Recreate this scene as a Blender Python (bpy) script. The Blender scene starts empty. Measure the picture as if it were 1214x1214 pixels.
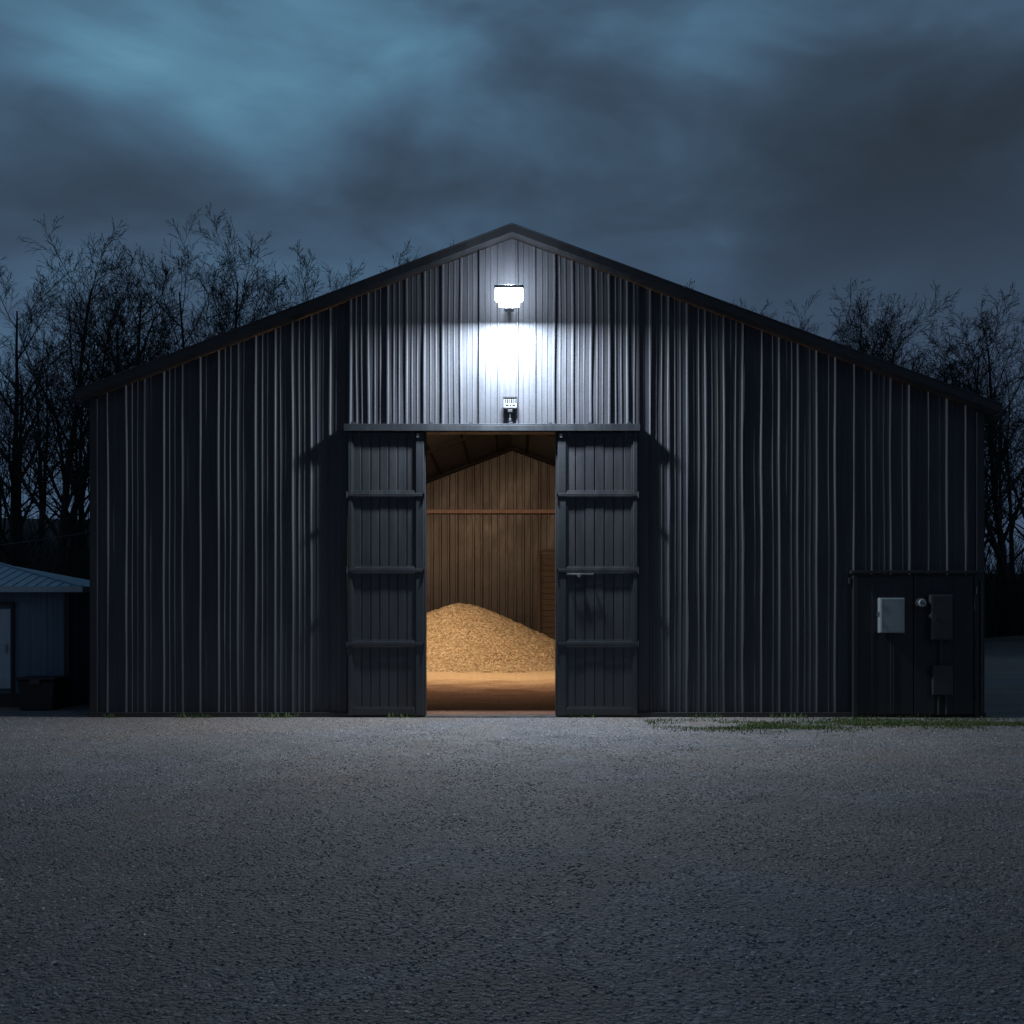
import bpy, bmesh, math, random
import numpy as np
from mathutils import Vector, Matrix, noise
random.seed(7)
scene = bpy.context.scene
scene.view_settings.view_transform = 'Standard'
try: scene.view_settings.look = 'None'
except Exception: pass
COL = scene.collection

# ---------------------------------------------------------------- materials
def mat_new(name):
    m = bpy.data.materials.new(name); m.use_nodes = True
    nt = m.node_tree; nt.nodes.clear()
    out = nt.nodes.new('ShaderNodeOutputMaterial')
    b = nt.nodes.new('ShaderNodeBsdfPrincipled')
    nt.links.new(b.outputs[0], out.inputs[0])
    return m, nt, b, out
def N(nt, t, **kw):
    n = nt.nodes.new(t)
    for k, v in kw.items():
        if hasattr(n, k): setattr(n, k, v)
    return n
def noise_n(nt, vec, scale, detail=4, rough=0.55, dist=0.0):
    n = nt.nodes.new('ShaderNodeTexNoise')
    n.inputs['Scale'].default_value = scale
    n.inputs['Detail'].default_value = detail
    n.inputs['Roughness'].default_value = rough
    n.inputs['Distortion'].default_value = dist
    if vec is not None: nt.links.new(vec, n.inputs['Vector'])
    return n
def ramp(nt, fac, stops, interp='LINEAR'):
    r = nt.nodes.new('ShaderNodeValToRGB')
    r.color_ramp.interpolation = interp
    e = r.color_ramp.elements
    e[0].position = stops[0][0]; e[0].color = (*stops[0][1], 1)
    e[1].position = stops[-1][0]; e[1].color = (*stops[-1][1], 1)
    for p, c in stops[1:-1]:
        x = e.new(p); x.color = (*c, 1)
    nt.links.new(fac, r.inputs[0])
    return r
def mapping(nt, vec, scale=(1,1,1), loc=(0,0,0)):
    m = nt.nodes.new('ShaderNodeMapping')
    m.inputs['Scale'].default_value = scale
    m.inputs['Location'].default_value = loc
    nt.links.new(vec, m.inputs['Vector'])
    return m
def mixc(nt, fac, a, b, mode='MIX'):
    m = nt.nodes.new('ShaderNodeMix'); m.data_type = 'RGBA'; m.blend_type = mode
    for s, v in ((0, fac), (6, a), (7, b)):
        if isinstance(v, (int, float)): m.inputs[s].default_value = v
        elif isinstance(v, tuple): m.inputs[s].default_value = (*v, 1)
        else: nt.links.new(v, m.inputs[s])
    return m.outputs[2]
def bump(nt, h, strength, dist, b, prev=None):
    n = nt.nodes.new('ShaderNodeBump')
    n.inputs['Strength'].default_value = strength
    n.inputs['Distance'].default_value = dist
    nt.links.new(h, n.inputs['Height'])
    if prev is not None: nt.links.new(prev, n.inputs['Normal'])
    nt.links.new(n.outputs[0], b.inputs['Normal'])
    return n.outputs[0]

def painted_metal(name, c1, c2, rough=0.42, metallic=0.15, spec=0.5, streak=0.6, vs=0.35, dirtc=(0.06,0.053,0.048)):
    m, nt, b, o = mat_new(name)
    tc = N(nt, 'ShaderNodeTexCoord')
    mp = mapping(nt, tc.outputs['Object'], (3.0*vs/0.35, 3.0, 0.35))
    n1 = noise_n(nt, mp.outputs[0], 1.6, 5, 0.65)
    r = ramp(nt, n1.outputs[0], [(0.3, c1), (0.7, c2)])
    n2 = noise_n(nt, tc.outputs['Object'], 30, 3, 0.7)
    dirt = ramp(nt, n2.outputs[0], [(0.42, (1,1,1)), (0.75, (0.72,0.70,0.68))])
    sep = N(nt, 'ShaderNodeSeparateXYZ'); nt.links.new(tc.outputs['Object'], sep.inputs[0])
    add = N(nt, 'ShaderNodeMath', operation='ADD'); nt.links.new(sep.outputs[2], add.inputs[0]); nt.links.new(n1.outputs[0], add.inputs[1])
    sp = ramp(nt, add.outputs[0], [(0.4, (1,1,1)), (1.0, (0,0,0))])
    c = mixc(nt, streak, r.outputs[0], dirt.outputs[0], 'MULTIPLY')
    spf = N(nt, 'ShaderNodeMath', operation='MULTIPLY'); nt.links.new(sp.outputs[0], spf.inputs[0]); spf.inputs[1].default_value = 0.45
    c = mixc(nt, spf.outputs[0], c, dirtc)
    nt.links.new(c, b.inputs['Base Color'])
    rr = N(nt, 'ShaderNodeMapRange'); nt.links.new(n1.outputs[0], rr.inputs[0])
    rr.inputs[1].default_value=0.3; rr.inputs[2].default_value=0.7
    rr.inputs[3].default_value=rough-0.07; rr.inputs[4].default_value=rough+0.14
    nt.links.new(rr.outputs[0], b.inputs['Roughness'])
    b.inputs['Metallic'].default_value = metallic
    b.inputs['Specular IOR Level'].default_value = spec
    mp2 = mapping(nt, tc.outputs['Object'], (1.5, 1.5, 0.9))
    n3 = noise_n(nt, mp2.outputs[0], 2.2, 3, 0.5)
    p = bump(nt, n3.outputs[0], 0.25, 0.03, b)
    bump(nt, n2.outputs[0], 0.06, 0.004, b, p)
    return m

M_wall = painted_metal('dark_steel_siding', (0.060,0.065,0.079), (0.090,0.096,0.114), 0.56, 0.15, 0.27)
M_trim = painted_metal('dark_trim', (0.026,0.028,0.034), (0.040,0.043,0.052), 0.5)
M_door = painted_metal('door_panel_steel', (0.038,0.042,0.052), (0.058,0.063,0.075), 0.5)
M_doorf = painted_metal('door_frame_steel', (0.034,0.040,0.050), (0.050,0.058,0.070), 0.45)
M_roof = painted_metal('roof_steel', (0.020,0.023,0.029), (0.032,0.036,0.044), 0.55)
M_inwall = painted_metal('interior_liner', (0.022,0.0155,0.0145), (0.031,0.023,0.0215), 0.40, 0.3, 0.45, vs=0.06)
M_inbeam = painted_metal('interior_beam', (0.13,0.062,0.048), (0.17,0.09,0.07), 0.5, 0.0)
M_inroof = painted_metal('roof_purlin_steel', (0.008,0.007,0.0065), (0.013,0.011,0.010), 0.8, 0.0, 0.1)
M_shed = painted_metal('shed_siding', (0.11,0.18,0.26), (0.16,0.25,0.34), 0.5)
M_shedroof = painted_metal('shed_roof', (0.26,0.40,0.54), (0.36,0.52,0.66), 0.4)
M_sheddoor = painted_metal('shed_door', (0.42,0.54,0.66), (0.52,0.64,0.76), 0.5)
M_grey = painted_metal('grey_enclosure', (0.30,0.34,0.37), (0.38,0.43,0.46), 0.45)
M_dgrey = painted_metal('dark_enclosure', (0.045,0.049,0.055), (0.068,0.073,0.08), 0.45)
M_galv = painted_metal('galvanised', (0.3,0.31,0.33), (0.42,0.43,0.45), 0.35, 0.8)
M_black, _nt, _b, _ = mat_new('black_plastic'); _b.inputs['Base Color'].default_value=(0.02,0.02,0.022,1); _b.inputs['Roughness'].default_value=0.5
M_white, _nt, _b, _ = mat_new('sign_white'); _b.inputs['Base Color'].default_value=(0.30,0.33,0.36,1); _b.inputs['Roughness'].default_value=0.4

def emis(name, col, s):
    m = bpy.data.materials.new(name); m.use_nodes=True; nt=m.node_tree; nt.nodes.clear()
    o=nt.nodes.new('ShaderNodeOutputMaterial'); e=nt.nodes.new('ShaderNodeEmission')
    e.inputs[0].default_value=(*col,1); e.inputs[1].default_value=s; nt.links.new(e.outputs[0], o.inputs[0]); return m
M_lens = emis('led_lens', (0.86,0.95,1.0), 20)
M_lens_warm = emis('warm_bulb', (1.0,0.72,0.42), 8)

def wood_mat():
    m, nt, b, o = mat_new('old_wood')
    tc = N(nt,'ShaderNodeTexCoord')
    mp = mapping(nt, tc.outputs['Object'], (1.5,8,12))
    n = noise_n(nt, mp.outputs[0], 3, 6, 0.65, 0.4)
    r = ramp(nt, n.outputs[0], [(0.3,(0.022,0.013,0.009)),(0.7,(0.048,0.030,0.020))])
    nt.links.new(r.outputs[0], b.inputs['Base Color']); b.inputs['Roughness'].default_value=0.8
    bump(nt, n.outputs[0], 0.4, 0.01, b); return m
M_wood = wood_mat()

def ground_mat():
    m, nt, b, o = mat_new('gravel_and_soil')
    g = N(nt,'ShaderNodeNewGeometry'); P = g.outputs['Position']
    n_big = noise_n(nt, P, 0.16, 4, 0.6)
    n_mid = noise_n(nt, P, 1.1, 6, 0.7)
    n_f = noise_n(nt, P, 26, 5, 0.75)
    v = N(nt,'ShaderNodeTexVoronoi'); v.inputs['Scale'].default_value=34; nt.links.new(P, v.inputs['Vector'])
    v2 = N(nt,'ShaderNodeTexVoronoi'); v2.inputs['Scale'].default_value=80; nt.links.new(P, v2.inputs['Vector'])
    stone = ramp(nt, v.outputs['Color'], [(0.1,(0.125,0.130,0.142)),(0.6,(0.215,0.220,0.233)),(0.95,(0.36,0.365,0.38))])
    soil = ramp(nt, n_f.outputs[0], [(0.3,(0.11,0.102,0.098)),(0.7,(0.25,0.237,0.23))])
    f = ramp(nt, n_mid.outputs[0], [(0.38,(0,0,0)),(0.62,(1,1,1))])
    c = mixc(nt, f.outputs[0], soil.outputs[0], stone.outputs[0])
    br = ramp(nt, n_big.outputs[0], [(0.36,(1.10,0.98,0.90)),(0.62,(0.84,0.92,1.03))])
    c = mixc(nt, 1.0, c, br.outputs[0], 'MULTIPLY')
    sep = N(nt,'ShaderNodeSeparateXYZ'); nt.links.new(P, sep.inputs[0])
    # lamp light painted into the gravel colour: paler and warmer towards the barn
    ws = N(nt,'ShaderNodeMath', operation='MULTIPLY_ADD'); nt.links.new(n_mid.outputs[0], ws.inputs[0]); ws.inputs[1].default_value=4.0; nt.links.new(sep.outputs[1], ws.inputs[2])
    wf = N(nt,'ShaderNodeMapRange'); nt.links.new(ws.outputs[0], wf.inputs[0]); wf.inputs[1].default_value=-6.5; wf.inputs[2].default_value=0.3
    lit_gravel = mixc(nt, 1.0, c, (1.42,1.28,1.16), 'MULTIPLY')
    c = mixc(nt, wf.outputs[0], c, lit_gravel)
    ad = N(nt,'ShaderNodeMath', operation='MULTIPLY_ADD'); nt.links.new(n_mid.outputs[0], ad.inputs[0]); ad.inputs[1].default_value=6; nt.links.new(sep.outputs[1], ad.inputs[2])
    vf = N(nt,'ShaderNodeMapRange'); nt.links.new(ad.outputs[0], vf.inputs[0]); vf.inputs[1].default_value=27; vf.inputs[2].default_value=33
    veg = ramp(nt, n_f.outputs[0], [(0.3,(0.018,0.016,0.012)),(0.7,(0.05,0.042,0.03))])
    c = mixc(nt, vf.outputs[0], c, veg.outputs[0])
    nt.links.new(c, b.inputs['Base Color'])
    b.inputs['Roughness'].default_value=0.78
    b.inputs['Specular IOR Level'].default_value=0.4
    p = bump(nt, v.outputs['Distance'], 0.9, -0.024, b)
    p = bump(nt, v2.outputs['Distance'], 0.7, -0.010, b, p)
    p = bump(nt, n_f.outputs[0], 0.8, 0.02, b, p)
    bump(nt, n_mid.outputs[0], 0.6, 0.08, b, p)
    return m
M_ground = ground_mat()

def stone_mat():
    m, nt, b, o = mat_new('gravel_stone')
    oi = N(nt,'ShaderNodeObjectInfo')
    g = N(nt,'ShaderNodeNewGeometry')
    n = noise_n(nt, g.outputs['Position'], 0.16, 4, 0.6)
    r = ramp(nt, oi.outputs['Random'], [(0.0,(0.14,0.144,0.155)),(0.4,(0.21,0.213,0.222)),(0.75,(0.30,0.303,0.31)),(0.93,(0.42,0.42,0.425)),(1.0,(0.62,0.62,0.62))])
    br = ramp(nt, n.outputs[0], [(0.36,(1.08,0.98,0.91)),(0.62,(0.86,0.93,1.03))])
    c = mixc(nt, 1.0, r.outputs[0], br.outputs[0], 'MULTIPLY')
    nt.links.new(c, b.inputs['Base Color'])
    b.inputs['Roughness'].default_value=0.65
    return m
M_stone = stone_mat()

def floor_mat():
    m, nt, b, o = mat_new('barn_dirt_floor')
    g = N(nt,'ShaderNodeNewGeometry'); P=g.outputs['Position']
    n1 = noise_n(nt, P, 0.9, 6, 0.65); n2 = noise_n(nt, P, 14, 6, 0.75)
    r = ramp(nt, n1.outputs[0], [(0.35,(0.17,0.070,0.042)),(0.65,(0.30,0.15,0.095))])
    sep = N(nt,'ShaderNodeSeparateXYZ'); nt.links.new(P, sep.inputs[0])
    ad = N(nt,'ShaderNodeMath', operation='MULTIPLY_ADD'); nt.links.new(n1.outputs[0], ad.inputs[0]); ad.inputs[1].default_value=10; nt.links.new(sep.outputs[1], ad.inputs[2])
    f = N(nt,'ShaderNodeMapRange'); nt.links.new(ad.outputs[0], f.inputs[0]); f.inputs[1].default_value=10.5; f.inputs[2].default_value=16
    c = mixc(nt, f.outputs[0], r.outputs[0], (0.54,0.41,0.26))
    d = ramp(nt, n2.outputs[0], [(0.3,(0.45,0.45,0.45)),(0.7,(1.25,1.25,1.25))])
    c = mixc(nt, 1.0, c, d.outputs[0], 'MULTIPLY')
    nt.links.new(c, b.inputs['Base Color']); b.inputs['Roughness'].default_value=0.9
    bump(nt, n2.outputs[0], 0.8, 0.04, b); return m
M_floor = floor_mat()

def grain_mat():
    m, nt, b, o = mat_new('grain')
    g = N(nt,'ShaderNodeNewGeometry'); P=g.outputs['Position']
    v = N(nt,'ShaderNodeTexVoronoi'); v.inputs['Scale'].default_value=17; nt.links.new(P, v.inputs['Vector'])
    n = noise_n(nt, P, 9, 6, 0.8)
    r = ramp(nt, v.outputs['Color'], [(0.05,(0.30,0.21,0.12)),(0.5,(0.55,0.41,0.25)),(0.95,(0.80,0.66,0.46))])
    nt.links.new(r.outputs[0], b.inputs['Base Color']); b.inputs['Roughness'].default_value=0.75
    p = bump(nt, v.outputs['Distance'], 1.0, -0.07, b)
    bump(nt, n.outputs[0], 0.9, 0.10, b, p); return m
M_grain = grain_mat()

def bark_mat(name, c1, c2):
    m, nt, b, o = mat_new(name)
    tc = N(nt,'ShaderNodeTexCoord')
    n = noise_n(nt, tc.outputs['Object'], 3, 4, 0.6)
    r = ramp(nt, n.outputs[0], [(0.3,c1),(0.7,c2)])
    nt.links.new(r.outputs[0], b.inputs['Base Color']); b.inputs['Roughness'].default_value=0.9
    return m
M_bark = bark_mat('bark', (0.022,0.021,0.022), (0.045,0.041,0.041))
def grass_mat():
    m, nt, b, o = mat_new('grass_blades')
    g = N(nt,'ShaderNodeNewGeometry')
    n = noise_n(nt, g.outputs['Position'], 5, 3, 0.6)
    r = ramp(nt, n.outputs[0], [(0.3,(0.06,0.11,0.03)),(0.7,(0.14,0.185,0.06))])
    nt.links.new(r.outputs[0], b.inputs['Base Color']); b.inputs['Roughness'].default_value=0.7
    return m
M_grass = grass_mat()

# ---------------------------------------------------------------- mesh helpers
class B:
    def __init__(s): s.v=[]; s.f=[]
    def box(s,x0,x1,y0,y1,z0,z1):
        i=len(s.v)
        s.v += [(x0,y0,z0),(x1,y0,z0),(x1,y1,z0),(x0,y1,z0),(x0,y0,z1),(x1,y0,z1),(x1,y1,z1),(x0,y1,z1)]
        s.f += [tuple(i+k for k in q) for q in ((0,3,2,1),(4,5,6,7),(0,1,5,4),(1,2,6,5),(2,3,7,6),(3,0,4,7))]
        return s
    def prism(s, pts, y0, y1):
        i=len(s.v); n=len(pts)
        s.v += [(x,y0,z) for x,z in pts]+[(x,y1,z) for x,z in pts]
        s.f.append(tuple(range(i,i+n))); s.f.append(tuple(range(i+2*n-1,i+n-1,-1)))
        for k in range(n):
            k2=(k+1)%n; s.f.append((i+k,i+n+k,i+n+k2,i+k2))
        return s
    def tube(s, p, q, r0, r1, k=10, cap=True):
        p=Vector(p); q=Vector(q); d=(q-p).normalized()
        a=d.orthogonal().normalized(); b=d.cross(a); i=len(s.v)
        for c,r in ((p,r0),(q,r1)):
            for j in range(k):
                t=2*math.pi*j/k; s.v.append(tuple(c+a*math.cos(t)*r+b*math.sin(t)*r))
        for j in range(k):
            j2=(j+1)%k; s.f.append((i+j,i+j2,i+k+j2,i+k+j))
        if cap:
            s.f.append(tuple(range(i+k-1,i-1,-1))); s.f.append(tuple(range(i+k,i+2*k)))
        return s
    def obj(s, name, mat, parent=None, bevel=0.0, smooth=False):
        me=bpy.data.meshes.new(name); me.from_pydata(s.v,[],s.f); me.update()
        bm=bmesh.new(); bm.from_mesh(me); bmesh.ops.recalc_face_normals(bm, faces=bm.faces); bm.to_mesh(me); bm.free()
        me.materials.append(mat)
        if smooth: me.polygons.foreach_set('use_smooth',[True]*len(me.polygons))
        o=bpy.data.objects.new(name,me); COL.objects.link(o)
        if parent: o.parent=parent
        if bevel>0:
            md=o.modifiers.new('bevel','BEVEL'); md.width=bevel; md.segments=2; md.limit_method='ANGLE'
        return o
def empty(name, loc=(0,0,0)):
    o=bpy.data.objects.new(name,None); o.location=loc; COL.objects.link(o); return o

PROF=[(0.0,0),(0.019,0.026),(0.036,0.026),(0.055,0),(0.112,0),(0.120,0.008),(0.133,0.008),(0.141,0),(0.198,0),(0.206,0.008),(0.219,0.008),(0.227,0)]
PER=0.293
def ribbed(name, a0, a1, zbot, ztop, mat, place, parent=None, rows=12, off=0.0, wav=0.0035, amp=1.0, seed=0, prof=PROF):
    rr=random.Random(seed)
    us=[]
    k0=int(math.floor((a0-off)/PER))-1; k1=int(math.ceil((a1-off)/PER))+1
    for k in range(k0,k1+1):
        j=rr.uniform(-0.008,0.008); am=amp*rr.uniform(0.5,1.3)
        for u,h in prof:
            x=off+k*PER+u+(j if h>0.02 or u in(0.0,0.055) else 0)
            if a0<x<a1: us.append((x,h*am))
    us.sort(); us=[(a0,0)]+us+[(a1,0)]
    v=[];f=[]
    for x,h in us:
        zt=ztop(x) if callable(ztop) else ztop
        for r in range(rows+1):
            z=zbot+(zt-zbot)*r/rows
            w=wav*noise.noise(Vector((x*1.3+seed*3.1,z*0.8,seed)))*2
            dx=0.014*noise.noise(Vector((round(x/PER)*1.7,z*0.6,seed+5.0)))
            hm=1.0+0.45*noise.noise(Vector((round(x/PER)*2.3,z*0.9,seed+9.0)))
            v.append(place(x+dx,h*hm+w,z))
    n=rows+1
    for i in range(len(us)-1):
        for r in range(rows):
            f.append((i*n+r,(i+1)*n+r,(i+1)*n+r+1,i*n+r+1))
    me=bpy.data.meshes.new(name); me.from_pydata(v,[],f); me.update(); me.materials.append(mat)
    o=bpy.data.objects.new(name,me); COL.objects.link(o)
    if parent: o.parent=parent
    return o

# ---------------------------------------------------------------- BARN
barn = empty('metal_barn')
PEAK=7.67; SL=0.381; SR=0.368; XL=-6.63; XR=7.42; DEPTH=22.3
def roofz(x): return PEAK-(SL*-x if x<0 else SR*x)
def wtop(x): return roofz(x)-0.115
OX0,OX1,OZ=-1.365,0.69,4.5
front=lambda a,h,z:(a,-h,z)
cent=lambda a,h,z:(a,-0.025-h,z)
ribbed('front_wall_left',XL,-2.60,0.05,wtop,M_wall,front,barn,14,0.02,seed=1)
ribbed('front_wall_right',1.99,XR,0.05,wtop,M_wall,front,barn,14,0.11,seed=2)
ribbed('front_wall_left_jamb',-2.60,OX0,0.05,OZ+0.02,M_wall,front,barn,10,0.02,seed=3)
ribbed('front_wall_right_jamb',OX1,1.99,0.05,OZ+0.02,M_wall,front,barn,10,0.11,seed=4)
ribbed('front_wall_gable_l',-2.60,0,OZ+0.02,wtop,M_wall,cent,barn,10,0.05,wav=0.004,seed=5)
ribbed('front_wall_gable_r',0,1.99,OZ+0.02,wtop,M_wall,cent,barn,10,0.05,wav=0.004,seed=5)
t=B()
t.box(-2.62,-2.60,-0.028,0.0,OZ+0.03,roofz(-2.6)-0.13).box(1.99,2.01,-0.028,0.0,OZ+0.03,roofz(2.0)-0.13)
t.obj('gable_panel_edge',M_trim,barn)
t=B()
t.box(XL-0.03,XL+0.09,-0.05,0.09,0.0,roofz(XL)-0.125)
t.box(XR-0.09,XR+0.03,-0.05,0.09,0.0,roofz(XR)-0.125)
t.obj('corner_trim',M_trim,barn,0.006)
t=B()
t.box(XL-0.05,OX0-0.02,-0.048,0.10,0.0,0.075).box(OX1+0.02,XR+0.05,-0.048,0.10,0.0,0.075)
t.obj('base_trim',M_trim,barn,0.006)
t=B()
t.box(OX0-0.06,OX0,-0.045,0.22,0.0,OZ).box(OX1,OX1+0.06,-0.045,0.22,0.0,OZ).box(OX0-0.06,OX1+0.06,-0.045,0.22,OZ,OZ+0.10)
t.obj('door_jamb',M_trim,barn,0.006)
B().box(OX0,OX1,-0.12,0.25,0.0,0.022).obj('door_sill',M_galv,barn,0.004)
th=0.10
pts=[(-6.77,roofz(-6.77)),(0,PEAK),(7.6,roofz(7.6)),(7.6,roofz(7.6)-th),(0,PEAK-th),(-6.77,roofz(-6.77)-th)]
t=B()
t.prism([pts[0],pts[1],pts[4],pts[5]],-0.22,DEPTH+0.3)
t.prism([pts[1],pts[2],pts[3],pts[4]],-0.22,DEPTH+0.3)
t.obj('roof',M_roof,barn)
t=B()
t.prism([(-6.81,roofz(-6.81)+0.02),(0,PEAK+0.025),(0,PEAK-0.095),(-6.81,roofz(-6.81)-0.095)],-0.27,-0.222)
t.prism([(0,PEAK+0.025),(7.64,roofz(7.64)+0.02),(7.64,roofz(7.64)-0.095),(0,PEAK-0.095)],-0.27,-0.222)
t.obj('rake_trim',M_trim,barn)
t=B()
t.prism([(-6.81,roofz(-6.81)+0.04),(0,PEAK+0.045),(0,PEAK+0.027),(-6.81,roofz(-6.81)+0.022)],-0.285,-0.1)
t.prism([(0,PEAK+0.045),(7.64,roofz(7.64)+0.04),(7.64,roofz(7.64)+0.022),(0,PEAK+0.027)],-0.285,-0.1)
t.obj('drip_edge',M_doorf,barn)
t=B()
t.prism([(-0.22,PEAK-0.03),(0,PEAK+0.075),(0.22,PEAK-0.03),(0,PEAK+0.055)],-0.09,DEPTH+0.3)
t.obj('ridge_cap',M_roof,barn)
t=B()
for xe,sg in((-6.79,-1),(7.62,1)):
    z=roofz(xe)-0.02
    x0,x1=sorted((xe,xe+sg*0.11))
    t.box(x0,x1,-0.21,DEPTH+0.3,z-0.10,z-0.085)
    t.box(x1-0.012 if sg>0 else x0, x1 if sg>0 else x0+0.012,-0.21,DEPTH+0.3,z-0.085,z)
t.obj('gutter',M_trim,barn)
ribbed('side_wall_left',0.0,DEPTH,0.05,roofz(XL)-0.12,M_wall,lambda a,h,z:(XL-h,a,z),barn,4,seed=7)
ribbed('side_wall_right',0.0,DEPTH,0.05,roofz(XR)-0.12,M_wall,lambda a,h,z:(XR+h,a,z),barn,4,seed=8)
PIN=[(0.0,0),(0.02,0.075),(0.085,0.075),(0.105,0)]
ribbed('back_wall_l',XL,0,0.0,wtop,M_inwall,lambda a,h,z:(a,DEPTH-h,z),barn,6,0.05,wav=0.008,seed=9,prof=PIN)
ribbed('back_wall_r',0,XR,0.0,wtop,M_inwall,lambda a,h,z:(a,DEPTH-h,z),barn,6,0.05,wav=0.008,seed=10,prof=PIN)
t=B(); t.box(XL+0.10,XL+0.12,0.12,DEPTH-0.05,0,roofz(XL)-0.3).box(XR-0.12,XR-0.10,0.12,DEPTH-0.05,0,roofz(XR)-0.3)
t.obj('interior_side_liner',M_inwall,barn)
t=B()
for yy in (5.4,10.8,16.2,22.05):
    for (xa,xb) in ((XL+0.12,0),(0,XR-0.12)):
        za,zb=roofz(xa)-0.16,roofz(xb)-0.16
        t.prism([(xa,za),(xb,zb),(xb,zb-0.10),(xa,za-0.10)],yy-0.04,yy+0.04)
    t.box(XL+0.13,XL+0.33,yy-0.06,yy+0.06,0,roofz(XL)-0.4)
    t.box(XR-0.33,XR-0.13,yy-0.06,yy+0.06,0,roofz(XR)-0.4)
for k in range(-6,7):
    x=k*1.0+0.5
    if XL<x<XR: t.box(x-0.03,x+0.03,0.1,DEPTH-0.1,roofz(x)-0.155,roofz(x)-0.105)
t.obj('roof_frame',M_inroof,barn)
B().box(XL+0.4,XR-0.4,DEPTH-0.26,DEPTH-0.14,5.2,5.34).obj('back_wall_girt',M_inbeam,barn,0.01)
B().box(XL+0.15,XR-0.15,0.12,DEPTH-0.02,0.0,0.012).obj('barn_floor',M_floor,barn)

t=B()
t.box(-2.64,2.01,-0.150,-0.03,4.585,4.61).box(-2.64,2.01,-0.150,-0.140,4.50,4.585)
for x in np.arange(-2.5,2.0,0.62): t.box(x-0.03,x+0.03,-0.13,-0.06,4.612,4.64)
t.obj('door_track',M_doorf,barn,0.003)

def leaf(name,x0,x1,wl,wr,seed):
    e=empty(name); e.parent=barn
    zs=[0.06,1.15,2.31,3.50,4.49]
    y0,y1=-0.105,-0.045
    t=B()
    t.box(x0,x0+wl,y0,y1,zs[0]-0.03,zs[-1]); t.box(x1-wr,x1,y0,y1,zs[0]-0.03,zs[-1])
    t.obj('stile',M_doorf,e,0.008)
    t=B()
    for i,z in enumerate(zs):
        h=0.05
        za,zb=(z-h,z+h) if 0<i<4 else ((z-0.02,z+0.09) if i==0 else (z-0.09,z))
        t.box(x0+wl,x1-wr,y0+0.006,y1,za,zb)
    t.obj('rail',M_doorf,e,0.008)
    t=B()
    for z in zs[1:4]:
        t.box(x0-0.03,x1+0.025,y0-0.014,y0-0.002,z-0.024,z+0.024)
        for x in (x0-0.018,x1+0.012):
            t.tube((x,y0-0.018,z-0.05),(x,y0-0.018,z+0.05),0.013,0.013,8)
    t.obj('strap',M_trim,e,0.004)
    t=B(); n=7; w=(x1-wr-x0-wl)/n
    rr=random.Random(seed)
    for i in range(n):
        a=x0+wl+i*w
        yy=y0+0.024+rr.uniform(-0.003,0.003)
        t.box(a+0.008,a+w-0.008,yy,y1-0.004,zs[0],zs[-1]-0.02)
    t.box(x0+wl,x1-wr,y0+0.042,y1-0.008,zs[0]+0.01,zs[-1]-0.03)
    t.obj('boards',M_door,e,0.005)
    t=B()
    for i in range(4):
        za=zs[i]+(0.09 if i==0 else 0.05); zb=zs[i+1]-(0.09 if i==3 else 0.05)
        for xa,xb in((x0+wl,x0+wl+0.022),(x1-wr-0.022,x1-wr)):
            t.box(xa,xb,y0+0.012,y0+0.03,za,zb)
        t.box(x0+wl+0.0225,x1-wr-0.0225,y0+0.010,y0+0.020,za,za+0.02)
    t.obj('bead',M_doorf,e,0.004)
    t=B()
    for x in (x0+0.18,x1-0.18):
        t.box(x-0.02,x+0.02,-0.12,-0.107,4.40,4.53)
        t.tube((x,-0.138,4.55),(x,-0.105,4.55),0.025,0.025,12)
    t.obj('hanger',M_dgrey,e,0.003)
    return e
dl=leaf('door_leaf_left',-2.58,-1.385,0.07,0.13,1)
dr=leaf('door_leaf_right',0.72,1.975,0.13,0.07,2)
t=B(); t.box(0.86,1.28,-0.162,-0.148,2.24,2.265).box(0.88,0.90,-0.149,-0.12,2.24,2.265).box(1.22,1.24,-0.149,-0.12,2.24,2.265).tube((1.05,-0.17,2.23),(1.05,-0.13,2.23),0.03,0.03,12)
t.obj('latch_bar',M_galv,dr,0.003)
t=B(); t.box(-1.50,-1.46,-0.125,-0.107,4.40,4.46).box(0.75,0.79,-0.125,-0.107,4.40,4.46).obj('door_stop',M_grey,barn,0.003)

# service door unit at right
sx0,sx1,sz=5.36,7.33,2.26
t=B()
t.box(sx0,sx0+0.07,-0.13,-0.04,0,sz).box(sx1-0.07,sx1,-0.13,-0.04,0,sz).box(sx0-0.04,sx1+0.03,-0.17,-0.04,sz,sz+0.05)
t.box(sx0-0.06,sx0-0.02,-0.10,-0.04,2.10,2.2)
t.obj('service_door_frame',M_trim,barn,0.006)
t=B()
mid=6.31
t.box(sx0+0.075,mid-0.006,-0.105,-0.05,0.05,sz-0.01).box(mid+0.006,sx1-0.075,-0.105,-0.05,0.05,sz-0.01)
t.obj('service_door_leaf',M_trim,barn,0.005)
t=B()
for x in (5.66,6.0,6.62,6.95): t.box(x-0.012,x+0.012,-0.113,-0.1055,0.1,sz-0.08)
t.obj('service_door_seam',M_doorf,barn,0.003)
t=B()
for z in (0.35,1.2,2.0): t.tube((sx1-0.04,-0.145,z-0.06),(sx1-0.04,-0.145,z+0.06),0.016,0.016,8)
t.tube((7.38,-0.10,0.1),(7.38,-0.10,2.1),0.022,0.022,10).tube((7.38,-0.10,2.1),(7.38,-0.03,2.16),0.022,0.022,10)
t.box(7.34,7.42,-0.12,-0.05,1.95,1.98).box(7.34,7.42,-0.12,-0.05,0.6,0.63)
t.obj('conduit',M_dgrey,barn)

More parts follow.
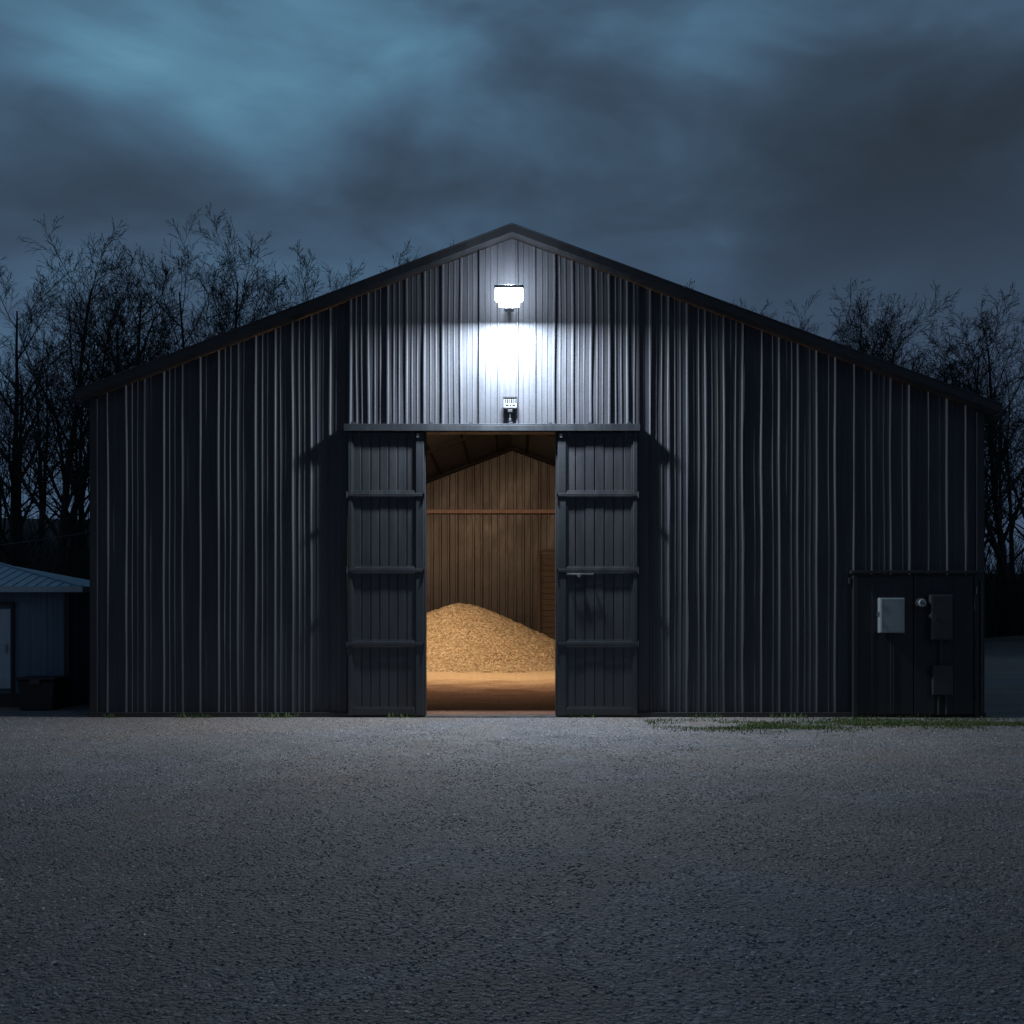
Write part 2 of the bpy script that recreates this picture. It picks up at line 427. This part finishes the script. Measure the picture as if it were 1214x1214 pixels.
e=empty('electrical_box')
B().box(5.74,6.13,-0.24,-0.114,1.33,1.88).obj('cabinet',M_grey,e,0.012)
B().box(5.755,6.115,-0.252,-0.2405,1.345,1.865).obj('cover',M_grey,e,0.008)
t=B(); t.box(5.77,5.785,-0.258,-0.2525,1.42,1.50).box(5.77,5.785,-0.258,-0.2525,1.70,1.78).box(5.72,5.739,-0.22,-0.14,1.6,1.66); t.obj('hinge',M_galv,e)
t=B(); t.tube((5.93,-0.18,0.08),(5.93,-0.18,1.329),0.014,0.014,8); t.obj('cable',M_black,e)
e=empty('electric_meter')
B().tube((6.415,-0.20,1.80),(6.415,-0.114,1.80),0.075,0.085,24).obj('meter_body',M_dgrey,e,0.006)
B().tube((6.415,-0.225,1.80),(6.415,-0.2005,1.80),0.055,0.066,24).obj('dial_glass',M_grey,e,0.004)
t=B(); t.box(6.385,6.40,-0.229,-0.2255,1.78,1.82).box(6.41,6.445,-0.229,-0.2255,1.80,1.81).box(6.41,6.445,-0.229,-0.2255,1.785,1.792); t.obj('dial_marks',M_black,e)
e=empty('breaker_panel')
B().box(6.54,6.89,-0.22,-0.114,1.22,1.93).obj('cabinet',M_dgrey,e,0.012)
B().box(6.56,6.87,-0.232,-0.2205,1.24,1.91).obj('cover',M_dgrey,e,0.008)
t=B(); t.box(6.60,6.63,-0.242,-0.2325,1.53,1.60); t.obj('handle',M_dgrey,e,0.003)
e=empty('junction_box')
B().box(6.58,6.90,-0.20,-0.114,0.36,0.82).obj('cabinet',M_dgrey,e,0.01)
t=B(); t.tube((6.72,-0.165,0.821),(6.72,-0.165,1.219),0.018,0.018,8).tube((6.80,-0.165,0.05),(6.80,-0.165,0.359),0.02,0.02,8).tube((6.68,-0.165,0.05),(6.68,-0.165,0.359),0.014,0.014,8)
t.obj('conduit',M_dgrey,e)

# wall sign below lamp
e=empty('wall_sign')
B().box(-0.145,0.085,-0.105,-0.08,4.86,5.04).obj('plate',M_white,e,0.008)
t=B()
t.box(-0.145,0.085,-0.113,-0.106,4.86,4.875).box(-0.145,0.085,-0.113,-0.106,5.025,5.04).box(-0.145,-0.13,-0.113,-0.106,4.876,5.024).box(0.07,0.085,-0.113,-0.106,4.876,5.024)
xx=-0.112
for w in (0.02,0.028,0.016,0.03,0.022,0.018): t.box(xx,xx+w,-0.1085,-0.106,4.95,5.0); xx+=w+0.009
xx=-0.10
for w in (0.05,0.03,0.045): t.box(xx,xx+w,-0.1085,-0.106,4.90,4.922); xx+=w+0.012
t.obj('lettering',M_black,e)
t=B(); t.tube((-0.03,-0.09,4.66),(-0.03,-0.09,4.859),0.010,0.010,8).box(-0.065,0.005,-0.11,-0.065,4.80,4.84).box(-0.05,-0.01,-0.11,-0.065,4.655,4.70)
t.obj('bracket',M_dgrey,e,0.003)

def light(name, typ, loc, energy, color, parent=None, rot=(0,0,0), **kw):
    l=bpy.data.lights.new(name,typ); l.energy=energy; l.color=color
    for k,v in kw.items(): setattr(l,k,v)
    o=bpy.data.objects.new(name,l); o.location=loc; o.rotation_euler=rot; COL.objects.link(o)
    if parent: o.parent=parent
    return o
# floodlight: square wall pack on a short arm
LX,LZ,LY=-0.045,6.46,-0.60
e=empty('floodlight')
t=B(); t.box(LX-0.225,LX+0.225,LY-0.05,LY+0.10,LZ+0.135,LZ+0.19).box(LX-0.225,LX+0.225,LY+0.0,LY+0.10,LZ-0.055,LZ+0.134); t.obj('housing',M_grey,e,0.018)
t=B()
for k in range(9):
    x=LX-0.18+k*0.045; t.box(x-0.006,x+0.006,LY+0.101,LY+0.14,LZ-0.04,LZ+0.15)
t.obj('heat_sink',M_grey,e)
B().box(LX-0.21,LX+0.21,LY-0.045,LY-0.002,LZ-0.06,LZ+0.133).obj('lens',M_lens,e,0.012)
B().box(LX-0.16,LX+0.16,LY-0.03,LY+0.09,LZ-0.125,LZ-0.062).obj('lower_lens',M_lens,e,0.015)
t=B(); t.box(LX-0.03,LX+0.03,LY+0.141,-0.075,LZ+0.02,LZ+0.08).box(LX-0.07,LX+0.07,-0.08,-0.06,LZ-0.03,LZ+0.13); t.obj('bracket',M_grey,e,0.005)
light('led_array','AREA',(LX,LY+0.0,LZ-0.14),530,(0.82,0.91,1.0),e,(math.radians(-9),0,0),shape='RECTANGLE',size=0.46,size_y=0.18)
light('gable_halo_fill','POINT',(LX,LY+0.06,LZ+0.27),60,(0.82,0.91,1.0),e,shadow_soft_size=0.06)  # added point light for a halo on the gable, not part of the fixture

# interior lamps: a high bay over the floor, and an added side fill
def highbay_or_fill(hx,hy,hz,en,rot):
    e=empty('high_bay_or_fill_lamp')
    B().tube((hx,hy,hz),(hx,hy,hz+0.16),0.22,0.10,24).tube((hx,hy,hz+0.161),(hx,hy,hz+0.30),0.06,0.06,12).tube((hx,hy,hz+0.301),(hx,hy,roofz(hx)-0.12),0.008,0.008,6).obj('shade',M_dgrey,e)
    B().tube((hx,hy,hz-0.03),(hx,hy,hz-0.003),0.15,0.18,20).obj('bulb',M_lens_warm,e)
    light('lamp_beam','AREA',(hx,hy,hz-0.06),en,(1.0,0.70,0.44),e,rot,shape='DISK',size=0.3)
highbay_or_fill(-0.7,9.6,6.35,860,(math.radians(32),0,0))
highbay_or_fill(-5.0,14.5,4.9,430,(math.radians(15),math.radians(-42),0))  # added unseen side fill, rakes across the back wall ribs

# grain pile
def pile():
    cx,cy,H,Rr=-1.62,18.8,2.12,3.9
    n=190; v=[];f=[]
    for j in range(n+1):
        for i in range(n+1):
            x=-Rr*1.25+2.5*Rr*i/n; y=-Rr*1.25+2.5*Rr*j/n
            y=min(y, DEPTH-0.25-cy)
            nn=noise.fractal(Vector((x*0.5,y*0.5,3.3)),1.0,2.0,4)
            r=math.hypot(x*0.92,y)*(1+0.06*nn)
            rs=math.sqrt(r*r+0.6*0.6)-0.38
            z=H*(1-rs/Rr)+0.05*nn
            if z<0.35: z=0.35*math.exp((z-0.35)/0.35)-0.04
            z+=0.05*noise.fractal(Vector((x*2.2,y*2.2,1.0)),1.0,2.0,3)+0.02*noise.noise(Vector((x*10,y*10,0)))
            v.append((cx+x,cy+y,max(z,-0.05)))
    for j in range(n):
        for i in range(n):
            a=j*(n+1)+i; f.append((a,a+1,a+n+2,a+n+1))
    me=bpy.data.meshes.new('grain_pile'); me.from_pydata(v,[],f); me.materials.append(M_grain)
    me.polygons.foreach_set('use_smooth',[True]*len(f))
    o=bpy.data.objects.new('grain_pile',me); COL.objects.link(o)
pile()
e=empty('plank_partition')
t=B()
for k in range(19):
    t.box(0.96,3.6,20.6+0.008*(k%3),20.66+0.008*(k%3),0.05+k*0.192,0.05+k*0.192+0.180)
t.obj('planks',M_wood,e,0.006)
t=B(); t.box(0.86,0.955,20.5,20.7,0,3.75).box(3.61,3.72,20.5,20.7,0,3.75).box(0.86,3.72,20.5,20.7,3.76,3.86); t.obj('posts',M_wood,e,0.006)

# ---------------------------------------------------------------- SHED
shed=empty('small_shed')
SX0,SX1,SY0,SY1,SH=-12.2,-7.8,2.0,5.2,2.08
ribbed('front_wall',SX0,SX1,0,SH,M_shed,lambda a,h,z:(a,SY0-h*0.6,z),shed,4,seed=20)
ribbed('right_wall',SY0,SY1,0,SH,M_shed,lambda a,h,z:(SX1+h*0.6,a,z),shed,4,seed=21)
ribbed('left_wall',SY0,SY1,0,SH,M_shed,lambda a,h,z:(SX0-h*0.6,a,z),shed,4,seed=22)
ribbed('back_wall',SX0,SX1,0,SH,M_shed,lambda a,h,z:(a,SY1+h*0.6,z),shed,4,seed=23)
def hiproof():
    x0,x1,y0,y1=SX0-0.3,-7.46,SY0-0.25,SY1+0.3; z0=SH+0.02; ym=(y0+y1)/2; zr=2.62
    v=[(x0,y0,z0),(x1,y0,z0),(x1,y1,z0),(x0,y1,z0),(x0+2.0,ym,zr),(x1-2.4,ym,zr)]
    f=[(0,1,5,4),(1,2,5),(2,3,4,5),(3,0,4),(0,3,2,1)]
    me=bpy.data.meshes.new('shed_roof'); me.from_pydata(v,[],f); me.materials.append(M_shedroof)
    o=bpy.data.objects.new('roof',me); COL.objects.link(o); o.parent=shed
    t=B()
    for k in range(1,26):
        x=x0+k*0.2
        if x<x0+2.0: s=(x-x0)/2.0
        elif x>x1-2.4: s=(x1-x)/2.4
        else: s=1
        if s<=0.03: continue
        p=Vector((x,y0,z0+0.006)); q=Vector((x,y0+(ym-y0)*s,z0+(zr-z0)*s+0.006))
        t.tube(p,q,0.012,0.012,5)
    t.tube((x1,y0,z0+0.01),(x1-2.4,ym,zr+0.01),0.025,0.025,6)
    t.tube((x0+2.0,ym,zr+0.01),(x1-2.4,ym,zr+0.01),0.03,0.03,6)
    t.obj('roof_seam',M_shedroof,shed)
    t=B(); t.box(x0,x1,y0-0.02,y0-0.002,z0-0.09,z0+0.012).box(x1+0.002,x1+0.02,y0-0.02,y1,z0-0.09,z0+0.012); t.obj('fascia',M_sheddoor,shed)
hiproof()
B().box(-9.5,-8.78,SY0-0.06,SY0-0.02,0.32,1.72).obj('door',M_sheddoor,shed,0.01)
t=B(); t.box(-9.56,-9.505,SY0-0.08,SY0-0.02,0.25,1.78).box(-8.775,-8.72,SY0-0.08,SY0-0.02,0.25,1.78).box(-9.56,-8.72,SY0-0.08,SY0-0.02,1.785,1.84); t.obj('door_frame',M_trim,shed,0.005)
B().box(-8.86,-8.83,SY0-0.10,SY0-0.062,0.95,1.10).obj('door_handle',M_galv,shed,0.004)
t=B(); t.box(SX1-0.05,SX1+0.035,SY0-0.035,SY0+0.05,0,SH); t.box(SX0-0.03,SX1+0.03,SY0-0.04,SY0-0.021,0,0.24); t.obj('corner_post',M_trim,shed)
e=empty('storage_bin')
B().prism([(-8.30,0.0),(-7.76,0.0),(-7.72,0.50),(-8.34,0.50)],1.2,1.75).obj('body',M_black,e,0.02)
B().box(-8.37,-7.69,1.16,1.79,0.505,0.56).obj('lid',M_black,e,0.02)
B().box(-8.12,-7.94,1.14,1.158,0.44,0.53).obj('latch',M_dgrey,e,0.004)

# power line and pole beyond the shed
e=empty('utility_pole')
B().tube((-15,6,0),(-15,6,6.0),0.14,0.10,12).obj('post',M_wood,e,0)
B().box(-15.9,-14.1,5.9,6.0,5.4,5.5).obj('crossarm',M_wood,e,0.005)
t=B()
for x in(-15.8,-15.2,-14.3): t.tube((x,5.95,5.5),(x,5.95,5.62),0.03,0.02,8)
t.obj('insulators',M_grey,e)
cu=bpy.data.curves.new('power_line','CURVE'); cu.dimensions='3D'; cu.bevel_depth=0.009
a=Vector((XL-0.04,3.0,3.35)); b_=Vector((-15,5.8,2.9))
s=cu.splines.new('POLY'); n=20; s.points.add(n)
for k in range(n+1):
    u=k/n; p=a.lerp(b_,u); p.z-=0.35*4*u*(1-u)*0.6; s.points[k].co=(*p,1)
cu.materials.append(M_dgrey)
COL.objects.link(bpy.data.objects.new('power_line',cu))

# ---------------------------------------------------------------- GROUND
def gz(x,y):
    z=0.0
    if y>26:
        t=min(1,(y-26)/14); t=t*t*(3-2*t)
        z+=t*0.35*(noise.fractal(Vector((x*0.06,y*0.06,0)),1,2,3)+0.4)
    if y>44:
        t=min(1,(y-44)/60); t=t*t*(3-2*t)
        side=0.5-0.5*math.tanh((x-5)/25)
        z+=t*(5+7*side)+t*1.5*noise.noise(Vector((x*0.03,y*0.03,7)))
    z+=0.75*math.exp(-(((x-22)/5.0)**2+((y-30)/2.2)**2))
    if y<-0.5: z+=0.035*noise.fractal(Vector((x*0.4,y*0.4,2)),1,2,4)*min(1,(-0.5-y)/2)
    return z
def ground():
    xs=sorted(set([round(v,3) for v in list(np.linspace(-260,-40,23))+list(np.linspace(-40,-14,27))+list(np.linspace(-14,14,141))+list(np.linspace(14,40,27))+list(np.linspace(40,260,23))]))
    ys=sorted(set([round(v,3) for v in list(np.linspace(-60,-16,12))+list(np.linspace(-16,0,81))+list(np.linspace(0,24,13))+list(np.linspace(24,120,65))+list(np.linspace(120,420,16))]))
    v=[(x,y,gz(x,y)) for y in ys for x in xs]; nx=len(xs)
    f=[(j*nx+i,j*nx+i+1,(j+1)*nx+i+1,(j+1)*nx+i) for j in range(len(ys)-1) for i in range(nx-1)]
    me=bpy.data.meshes.new('ground'); me.from_pydata(v,[],f); me.materials.append(M_ground)
    me.polygons.foreach_set('use_smooth',[True]*len(f))
    COL.objects.link(bpy.data.objects.new('ground',me))
ground()

def gravel():
    n=60; v=[];f=[]
    for j in range(n+1):
        y=-15+14.8*j/n
        hw=5.0+(y+18)*0.48
        for i in range(n+1):
            x=-hw+2*hw*i/n
            v.append((x,y,gz(x,y)-0.001))
    for j in range(n):
        for i in range(n):
            a=j*(n+1)+i; f.append((a,a+1,a+n+2,a+n+1))
    me=bpy.data.meshes.new('gravel'); me.from_pydata(v,[],f); me.materials.append(M_stone)
    o=bpy.data.objects.new('gravel',me); COL.objects.link(o)
    ng=bpy.data.node_groups.new('scatter','GeometryNodeTree')
    ng.interface.new_socket('Geometry',in_out='INPUT',socket_type='NodeSocketGeometry')
    ng.interface.new_socket('Geometry',in_out='OUTPUT',socket_type='NodeSocketGeometry')
    nn=ng.nodes; L=ng.links
    gi=nn.new('NodeGroupInput'); go=nn.new('NodeGroupOutput')
    dp=nn.new('GeometryNodeDistributePointsOnFaces')
    nz=nn.new('ShaderNodeTexNoise'); nz.inputs['Scale'].default_value=0.9; nz.inputs['Detail'].default_value=5
    mr=nn.new('ShaderNodeMapRange'); mr.inputs[1].default_value=0.35; mr.inputs[2].default_value=0.65; mr.inputs[3].default_value=220; mr.inputs[4].default_value=820
    L.new(nz.outputs[0],mr.inputs[0]); L.new(mr.outputs[0],dp.inputs['Density'])
    ico=nn.new('GeometryNodeMeshIcoSphere'); ico.inputs['Radius'].default_value=0.0095; ico.inputs['Subdivisions'].default_value=1
    sm=nn.new('GeometryNodeSetMaterial'); sm.inputs['Material'].default_value=M_stone
    L.new(ico.outputs[0],sm.inputs[0])
    ip=nn.new('GeometryNodeInstanceOnPoints')
    L.new(gi.outputs[0],dp.inputs[0]); L.new(dp.outputs['Points'],ip.inputs['Points']); L.new(sm.outputs[0],ip.inputs['Instance'])
    rr=nn.new('FunctionNodeRandomValue'); rr.data_type='FLOAT_VECTOR'; rr.inputs[0].default_value=(-0.6,-0.6,0); rr.inputs[1].default_value=(0.6,0.6,6.28)
    L.new(rr.outputs[0],ip.inputs['Rotation'])
    rs=nn.new('FunctionNodeRandomValue'); rs.data_type='FLOAT_VECTOR'; rs.inputs[0].default_value=(0.4,0.4,0.3); rs.inputs[1].default_value=(1.9,1.5,1.0); rs.inputs['Seed'].default_value=3
    L.new(rs.outputs[0],ip.inputs['Scale'])
    L.new(ip.outputs[0],go.inputs[0])
    md=o.modifiers.new('scatter','NODES'); md.node_group=ng
gravel()

def grass():
    v=[];f=[]
    rg=random.Random(5)
    def blade(x,y,h):
        a=rg.uniform(0,6.28); w=0.007; lx=rg.uniform(-.5,.5)*h; ly=rg.uniform(-.5,.5)*h
        dx,dy=math.cos(a)*w,math.sin(a)*w; z=gz(x,y)-0.005; i=len(v)
        v.extend([(x-dx,y-dy,z),(x+dx,y+dy,z),(x+dx*.7+lx*.4,y+dy*.7+ly*.4,z+h*.6),(x-dx*.7+lx*.4,y-dy*.7+ly*.4,z+h*.6),(x+lx,y+ly,z+h)])
        f.extend([(i,i+1,i+2,i+3),(i+3,i+2,i+4)])
    for cnt in range(140000):
        x=rg.uniform(2.0,9.8); y=-rg.uniform(0.15,2.8)
        c=-1.25+0.25*math.sin(x*1.3)
        m=math.exp(-((y-c)/0.6)**2)*(0.2+0.8*min(1,(x-2.0)/1.5))
        nz=noise.fractal(Vector((x*0.9,y*2.0,9)),1,2,3)*0.5+0.5
        if rg.random()<m*max(0,nz-0.34)*2.2: blade(x,y,rg.uniform(0.015,0.05))
    for k in range(1200):
        x=rg.choice([rg.uniform(-6.9,-1.5),rg.uniform(0.9,7.6)]); y=-rg.uniform(0.07,0.18)
        if noise.noise(Vector((x*1.5,0,4)))>0.05: blade(x,y,rg.uniform(0.03,0.10))
    me=bpy.data.meshes.new('grass_strip'); me.from_pydata(v,[],f); me.materials.append(M_grass)
    COL.objects.link(bpy.data.objects.new('grass_strip',me))
grass()

# ---------------------------------------------------------------- TREES
def make_tree(seed,H,spread=1.0,fork=True,NC=(16,8,5,3),minr=0.009):
    rt=random.Random(seed); V=[];F=[]
    def tube(pts,rads,k):
        base=len(V); prev=None
        for i,(p,r) in enumerate(zip(pts,rads)):
            d=(pts[min(i+1,len(pts)-1)]-pts[max(i-1,0)]).normalized()
            a=d.orthogonal().normalized() if prev is None else (prev-d*prev.dot(d)).normalized()
            prev=a; b=d.cross(a)
            for j in range(k):
                t=2*math.pi*j/k; V.append(tuple(p+a*math.cos(t)*r+b*math.sin(t)*r))
        for i in range(len(pts)-1):
            for j in range(k):
                j2=(j+1)%k; F.append((base+i*k+j,base+i*k+j2,base+(i+1)*k+j2,base+(i+1)*k+j))
    def grow(p,d,L,r,lev):
        ns=[9,6,3,2,1][lev]; pts=[p.copy()]; rads=[r]; ds=[d.copy()]
        wob=[0.04,0.07,0.08,0.09,0.08][lev]
        for i in range(ns):
            d=(d+Vector((rt.gauss(0,wob),rt.gauss(0,wob),rt.gauss(0,wob)))+Vector((0,0,[0.05,0.06,0.04,0.02,0.0][lev]))).normalized()
            p=p+d*(L/ns); pts.append(p.copy()); ds.append(d.copy())
            rads.append(max(minr,r*(1-0.85*(i+1)/ns)))
        tube(pts,rads,[7,5,3,3,3][lev])
        if lev>=len(NC): return
        n=NC[lev]+rt.randint(-1,2)
        for c in range(n):
            t0=[0.25,0.15,0.12,0.1][lev]
            t=t0+(1-t0)*((c+rt.random())/n); t=min(t,0.98)
            fi=t*ns; i=min(int(fi),ns-1); fr=fi-i
            pp=pts[i].lerp(pts[i+1],fr); dd=ds[i+1]
            az=rt.uniform(0,6.283) if lev else c*2.4+rt.uniform(-.5,.5)
            ang=math.radians(rt.uniform(24,46)*(spread if lev==0 else 1))
            a=dd.orthogonal().normalized(); b=dd.cross(a)
            nd=(dd*math.cos(ang)+(a*math.cos(az)+b*math.sin(az))*math.sin(ang)).normalized()
            if lev==0: LL=L*rt.uniform(0.38,0.52)*(1.12-0.72*t)
            else: LL=L*rt.uniform(0.38,0.62)*(1.1-0.5*t)
            rr=max(minr,(r*(1-0.85*t))*rt.uniform(0.42,0.65))
            grow(pp,nd,LL,rr,lev+1)
    if fork:
        grow(Vector((0,0,-0.3)),Vector((0.03,0,1)),H*0.92,H*0.0135,0)
        grow(Vector((0,0,H*0.16)),Vector((0.28,0.1,1)).normalized(),H*0.72,H*0.009,0)
    else:
        grow(Vector((0,0,-0.3)),Vector((0,0,1)),H*0.97,H*0.0135,0)
    me=bpy.data.meshes.new('tree_mesh'); me.from_pydata(V,[],F); me.materials.append(M_bark)
    return me,max(q[2] for q in V)
TM=[make_tree(101,20,1.0,False),make_tree(102,20,0.9,True),make_tree(103,20,1.15,False),make_tree(104,20,0.85,True),make_tree(105,20,1.0,False)]
TL=[make_tree(201,20,1.0,False,(13,7,4),0.014),make_tree(202,20,0.9,False,(13,7,4),0.014),make_tree(203,20,1.15,True,(10,6,4),0.014)]
def put_tree(x,y,topz,mz,rot,name='bare_tree',parent=None,sx=1.0):
    me,zm=mz; g=gz(x,y)
    s=(topz-g)/zm
    o=bpy.data.objects.new(name,me); o.location=(x,y,g-0.1); o.scale=(s*sx,s*sx,s); o.rotation_euler=(0,0,rot)
    COL.objects.link(o)
    if parent: o.parent=parent
for (x,y,z,k,r,sx) in [
    (-24.2,42,22.3,1,0.3,1.0),(-19.8,41,21.8,0,1.2,1.1),(-17.6,44,23.2,2,2.2,0.9),(-15.2,40,22.8,3,0.8,1.0),(-27.5,44,21.6,4,3.0,1.1),
    (-11.0,45,22.4,4,4.0,1.1),(-6.2,47,22.9,0,5.2,1.1),(-21.8,46,21.2,3,5.0,1.1),(-8.6,50,23.2,1,1.4,1.1),
    (11.8,46,19.9,2,0.2,1.1),(15.2,45,19.4,0,2.2,1.1),(18.8,44,19.4,4,1.0,1.1),(21.2,43,19.0,1,3.3,1.0),(24.4,42,18.2,2,4.1,1.1),(27.2,44,19.8,3,2.7,1.1),(9.0,50,22.0,1,2.0,1.1),(13.4,50,20.6,3,1.0,1.1),(23.0,50,21.0,0,4.4,1.1),(17.4,51,20.8,2,1.9,1.1)]:
    put_tree(x,y,z,TM[k],r,'bare_tree',None,sx)
forest=empty('distant_forest')
rf=random.Random(77)
for row,(yy,n) in enumerate([(54,22),(64,26),(78,30)]):
    half=(yy+18)*0.52
    for i in range(n):
        x=-half+2*half*(i+rf.random())/n
        if x<-4: H=rf.uniform(15.5,19)
        elif x<9: H=rf.uniform(15.5,19)
        else: H=rf.uniform(15.5,18.8)
        H*= (yy+18)/70
        put_tree(x,yy+rf.uniform(-3,3),H,TL[rf.randrange(3)],rf.uniform(0,6.28),'forest_tree',forest,rf.uniform(1.0,1.3))
def brush():
    rb=random.Random(8); V=[];F=[]
    for k in range(7000):
        y=rb.uniform(40,64); half=(y+18)*0.5; x=rb.uniform(-half,half)
        if abs(x)<9 : continue
        z=gz(x,y)-0.1; hh=rb.uniform(1.0,7.5)
        p=Vector((x,y,z)); d=Vector((rb.gauss(0,.25),rb.gauss(0,.25),1)).normalized()
        r=rb.uniform(0.015,0.04)
        q=p+d*hh*0.5; e_=q+(d+Vector((rb.gauss(0,.3),rb.gauss(0,.2),0))).normalized()*hh*0.5
        def seg(a,b,ra,rb_):
            i=len(V)
            for c,rr in((a,ra),(b,rb_)):
                V.extend([(c.x-rr,c.y,c.z),(c.x+rr*.5,c.y+rr*.8,c.z),(c.x+rr*.5,c.y-rr*.8,c.z)])
            for j in range(3):
                j2=(j+1)%3; F.append((i+j,i+j2,i+3+j2,i+3+j))
        seg(p,q,r,r*.7); seg(q,e_,r*.7,r*.3)
        for m in range(6):
            a=p.lerp(e_,rb.uniform(.2,.95)); b=a+Vector((rb.gauss(0,.6),rb.gauss(0,.4),rb.uniform(.2,1.2)))
            seg(a,b,r*.45,r*.25)
    me=bpy.data.meshes.new('undergrowth'); me.from_pydata(V,[],F); me.materials.append(M_bark)
    COL.objects.link(bpy.data.objects.new('undergrowth',me))
brush()

# ---------------------------------------------------------------- SKY
w=bpy.data.worlds.new('World'); scene.world=w; w.use_nodes=True; nt=w.node_tree; nt.nodes.clear()
out=nt.nodes.new('ShaderNodeOutputWorld'); bg=nt.nodes.new('ShaderNodeBackground')
tc=nt.nodes.new('ShaderNodeTexCoord'); D=tc.outputs['Generated']
sky=nt.nodes.new('ShaderNodeTexSky'); sky.sky_type='NISHITA'; sky.sun_disc=False
sky.sun_elevation=math.radians(2); sky.sun_rotation=math.radians(200)
mp=mapping(nt,D,(1.7,1.0,3.6),(0.55,0,0.15))
n1=noise_n(nt,mp.outputs[0],1.7,5,0.5,0.5)
mp2=mapping(nt,D,(2.4,1.5,5.5),(3.1,1,2))
n2=noise_n(nt,mp2.outputs[0],3.0,6,0.5,0.5)
def spot(cx,cz,sxx,szz,amp):
    v=Vector((cx,1,cz)).normalized()
    s=nt.nodes.new('ShaderNodeVectorMath'); s.operation='SUBTRACT'; nt.links.new(D,s.inputs[0]); s.inputs[1].default_value=v
    m=nt.nodes.new('ShaderNodeVectorMath'); m.operation='MULTIPLY'; nt.links.new(s.outputs[0],m.inputs[0]); m.inputs[1].default_value=(1/sxx,1/0.6,1/szz)
    l=nt.nodes.new('ShaderNodeVectorMath'); l.operation='DOT_PRODUCT'; nt.links.new(m.outputs[0],l.inputs[0]); nt.links.new(m.outputs[0],l.inputs[1])
    ng=nt.nodes.new('ShaderNodeMath'); ng.operation='MULTIPLY'; nt.links.new(l.outputs['Value'],ng.inputs[0]); ng.inputs[1].default_value=-1
    ex=nt.nodes.new('ShaderNodeMath'); ex.operation='EXPONENT'; nt.links.new(ng.outputs[0],ex.inputs[0])
    a=nt.nodes.new('ShaderNodeMath'); a.operation='MULTIPLY'; nt.links.new(ex.outputs[0],a.inputs[0]); a.inputs[1].default_value=amp
    return a.outputs[0]
def add(a,b):
    m=nt.nodes.new('ShaderNodeMath'); m.operation='ADD'
    for i,q in enumerate((a,b)):
        if isinstance(q,(int,float)): m.inputs[i].default_value=q
        else: nt.links.new(q,m.inputs[i])
    return m.outputs[0]
def mul(a,k):
    m=nt.nodes.new('ShaderNodeMath'); m.operation='MULTIPLY'; nt.links.new(a,m.inputs[0]); m.inputs[1].default_value=k
    return m.outputs[0]
f=add(mul(n1.outputs[0],0.95),mul(n2.outputs[0],0.45))
f=add(f,-0.23)
f=add(f,spot(-0.29,0.475,0.13,0.06,0.32))
f=add(f,spot(-0.06,0.52,0.16,0.05,0.26))
f=add(f,spot(0.20,0.50,0.08,0.06,0.18))
f=add(f,spot(0.36,0.38,0.14,0.10,-0.20))
f=add(f,spot(-0.46,0.50,0.07,0.06,-0.10))
f=add(f,spot(-0.42,0.36,0.15,0.05,-0.06))
f=add(f,spot(0.0,0.27,0.6,0.06,0.06))
cr=ramp(nt,f,[(0.18,(0.023,0.034,0.050)),(0.40,(0.036,0.060,0.096)),(0.58,(0.058,0.112,0.180)),(0.80,(0.094,0.220,0.335)),(0.97,(0.145,0.32,0.45))],'B_SPLINE')
sep=nt.nodes.new('ShaderNodeSeparateXYZ'); nt.links.new(D,sep.inputs[0])
hz_=nt.nodes.new('ShaderNodeMapRange'); nt.links.new(sep.outputs[2],hz_.inputs[0]); hz_.inputs[1].default_value=0.12; hz_.inputs[2].default_value=0.36; hz_.inputs[3].default_value=0.7; hz_.inputs[4].default_value=0.0
c=mixc(nt,hz_.outputs[0],cr.outputs[0],(0.054,0.092,0.168))
# unseen sky behind the viewer dimmed, to keep the barn front darker
bk=nt.nodes.new('ShaderNodeMapRange'); nt.links.new(sep.outputs[1],bk.inputs[0]); bk.inputs[1].default_value=-0.5; bk.inputs[2].default_value=0.5; bk.inputs[3].default_value=0.5; bk.inputs[4].default_value=1.0
bc=nt.nodes.new('ShaderNodeVectorMath'); bc.operation='SCALE'; nt.links.new(c,bc.inputs[0]); nt.links.new(bk.outputs[0],bc.inputs['Scale'])
sk=nt.nodes.new('ShaderNodeVectorMath'); sk.operation='SCALE'; nt.links.new(sky.outputs[0],sk.inputs[0]); sk.inputs['Scale'].default_value=0.002
c=mixc(nt,1.0,bc.outputs[0],sk.outputs[0],'ADD')
nt.links.new(c,bg.inputs[0]); bg.inputs[1].default_value=1.0
nt.links.new(bg.outputs[0],out.inputs[0])

# added front fill, no moon known: soft, from the right behind the camera
light('front_fill_sun','SUN',(0,-20,30),0.05,(0.70,0.83,1.0),None,(math.radians(55),0,math.radians(35)),angle=math.radians(12))

# ---------------------------------------------------------------- CAMERA
cam=bpy.data.cameras.new('camera'); co=bpy.data.objects.new('camera',cam); COL.objects.link(co)
co.location=(0,-18,1.6); co.rotation_euler=(math.radians(90),0,0)
cam.sensor_width=36; cam.lens=1350/1214*36; cam.shift_y=123/1214; cam.clip_end=1500
scene.camera=co
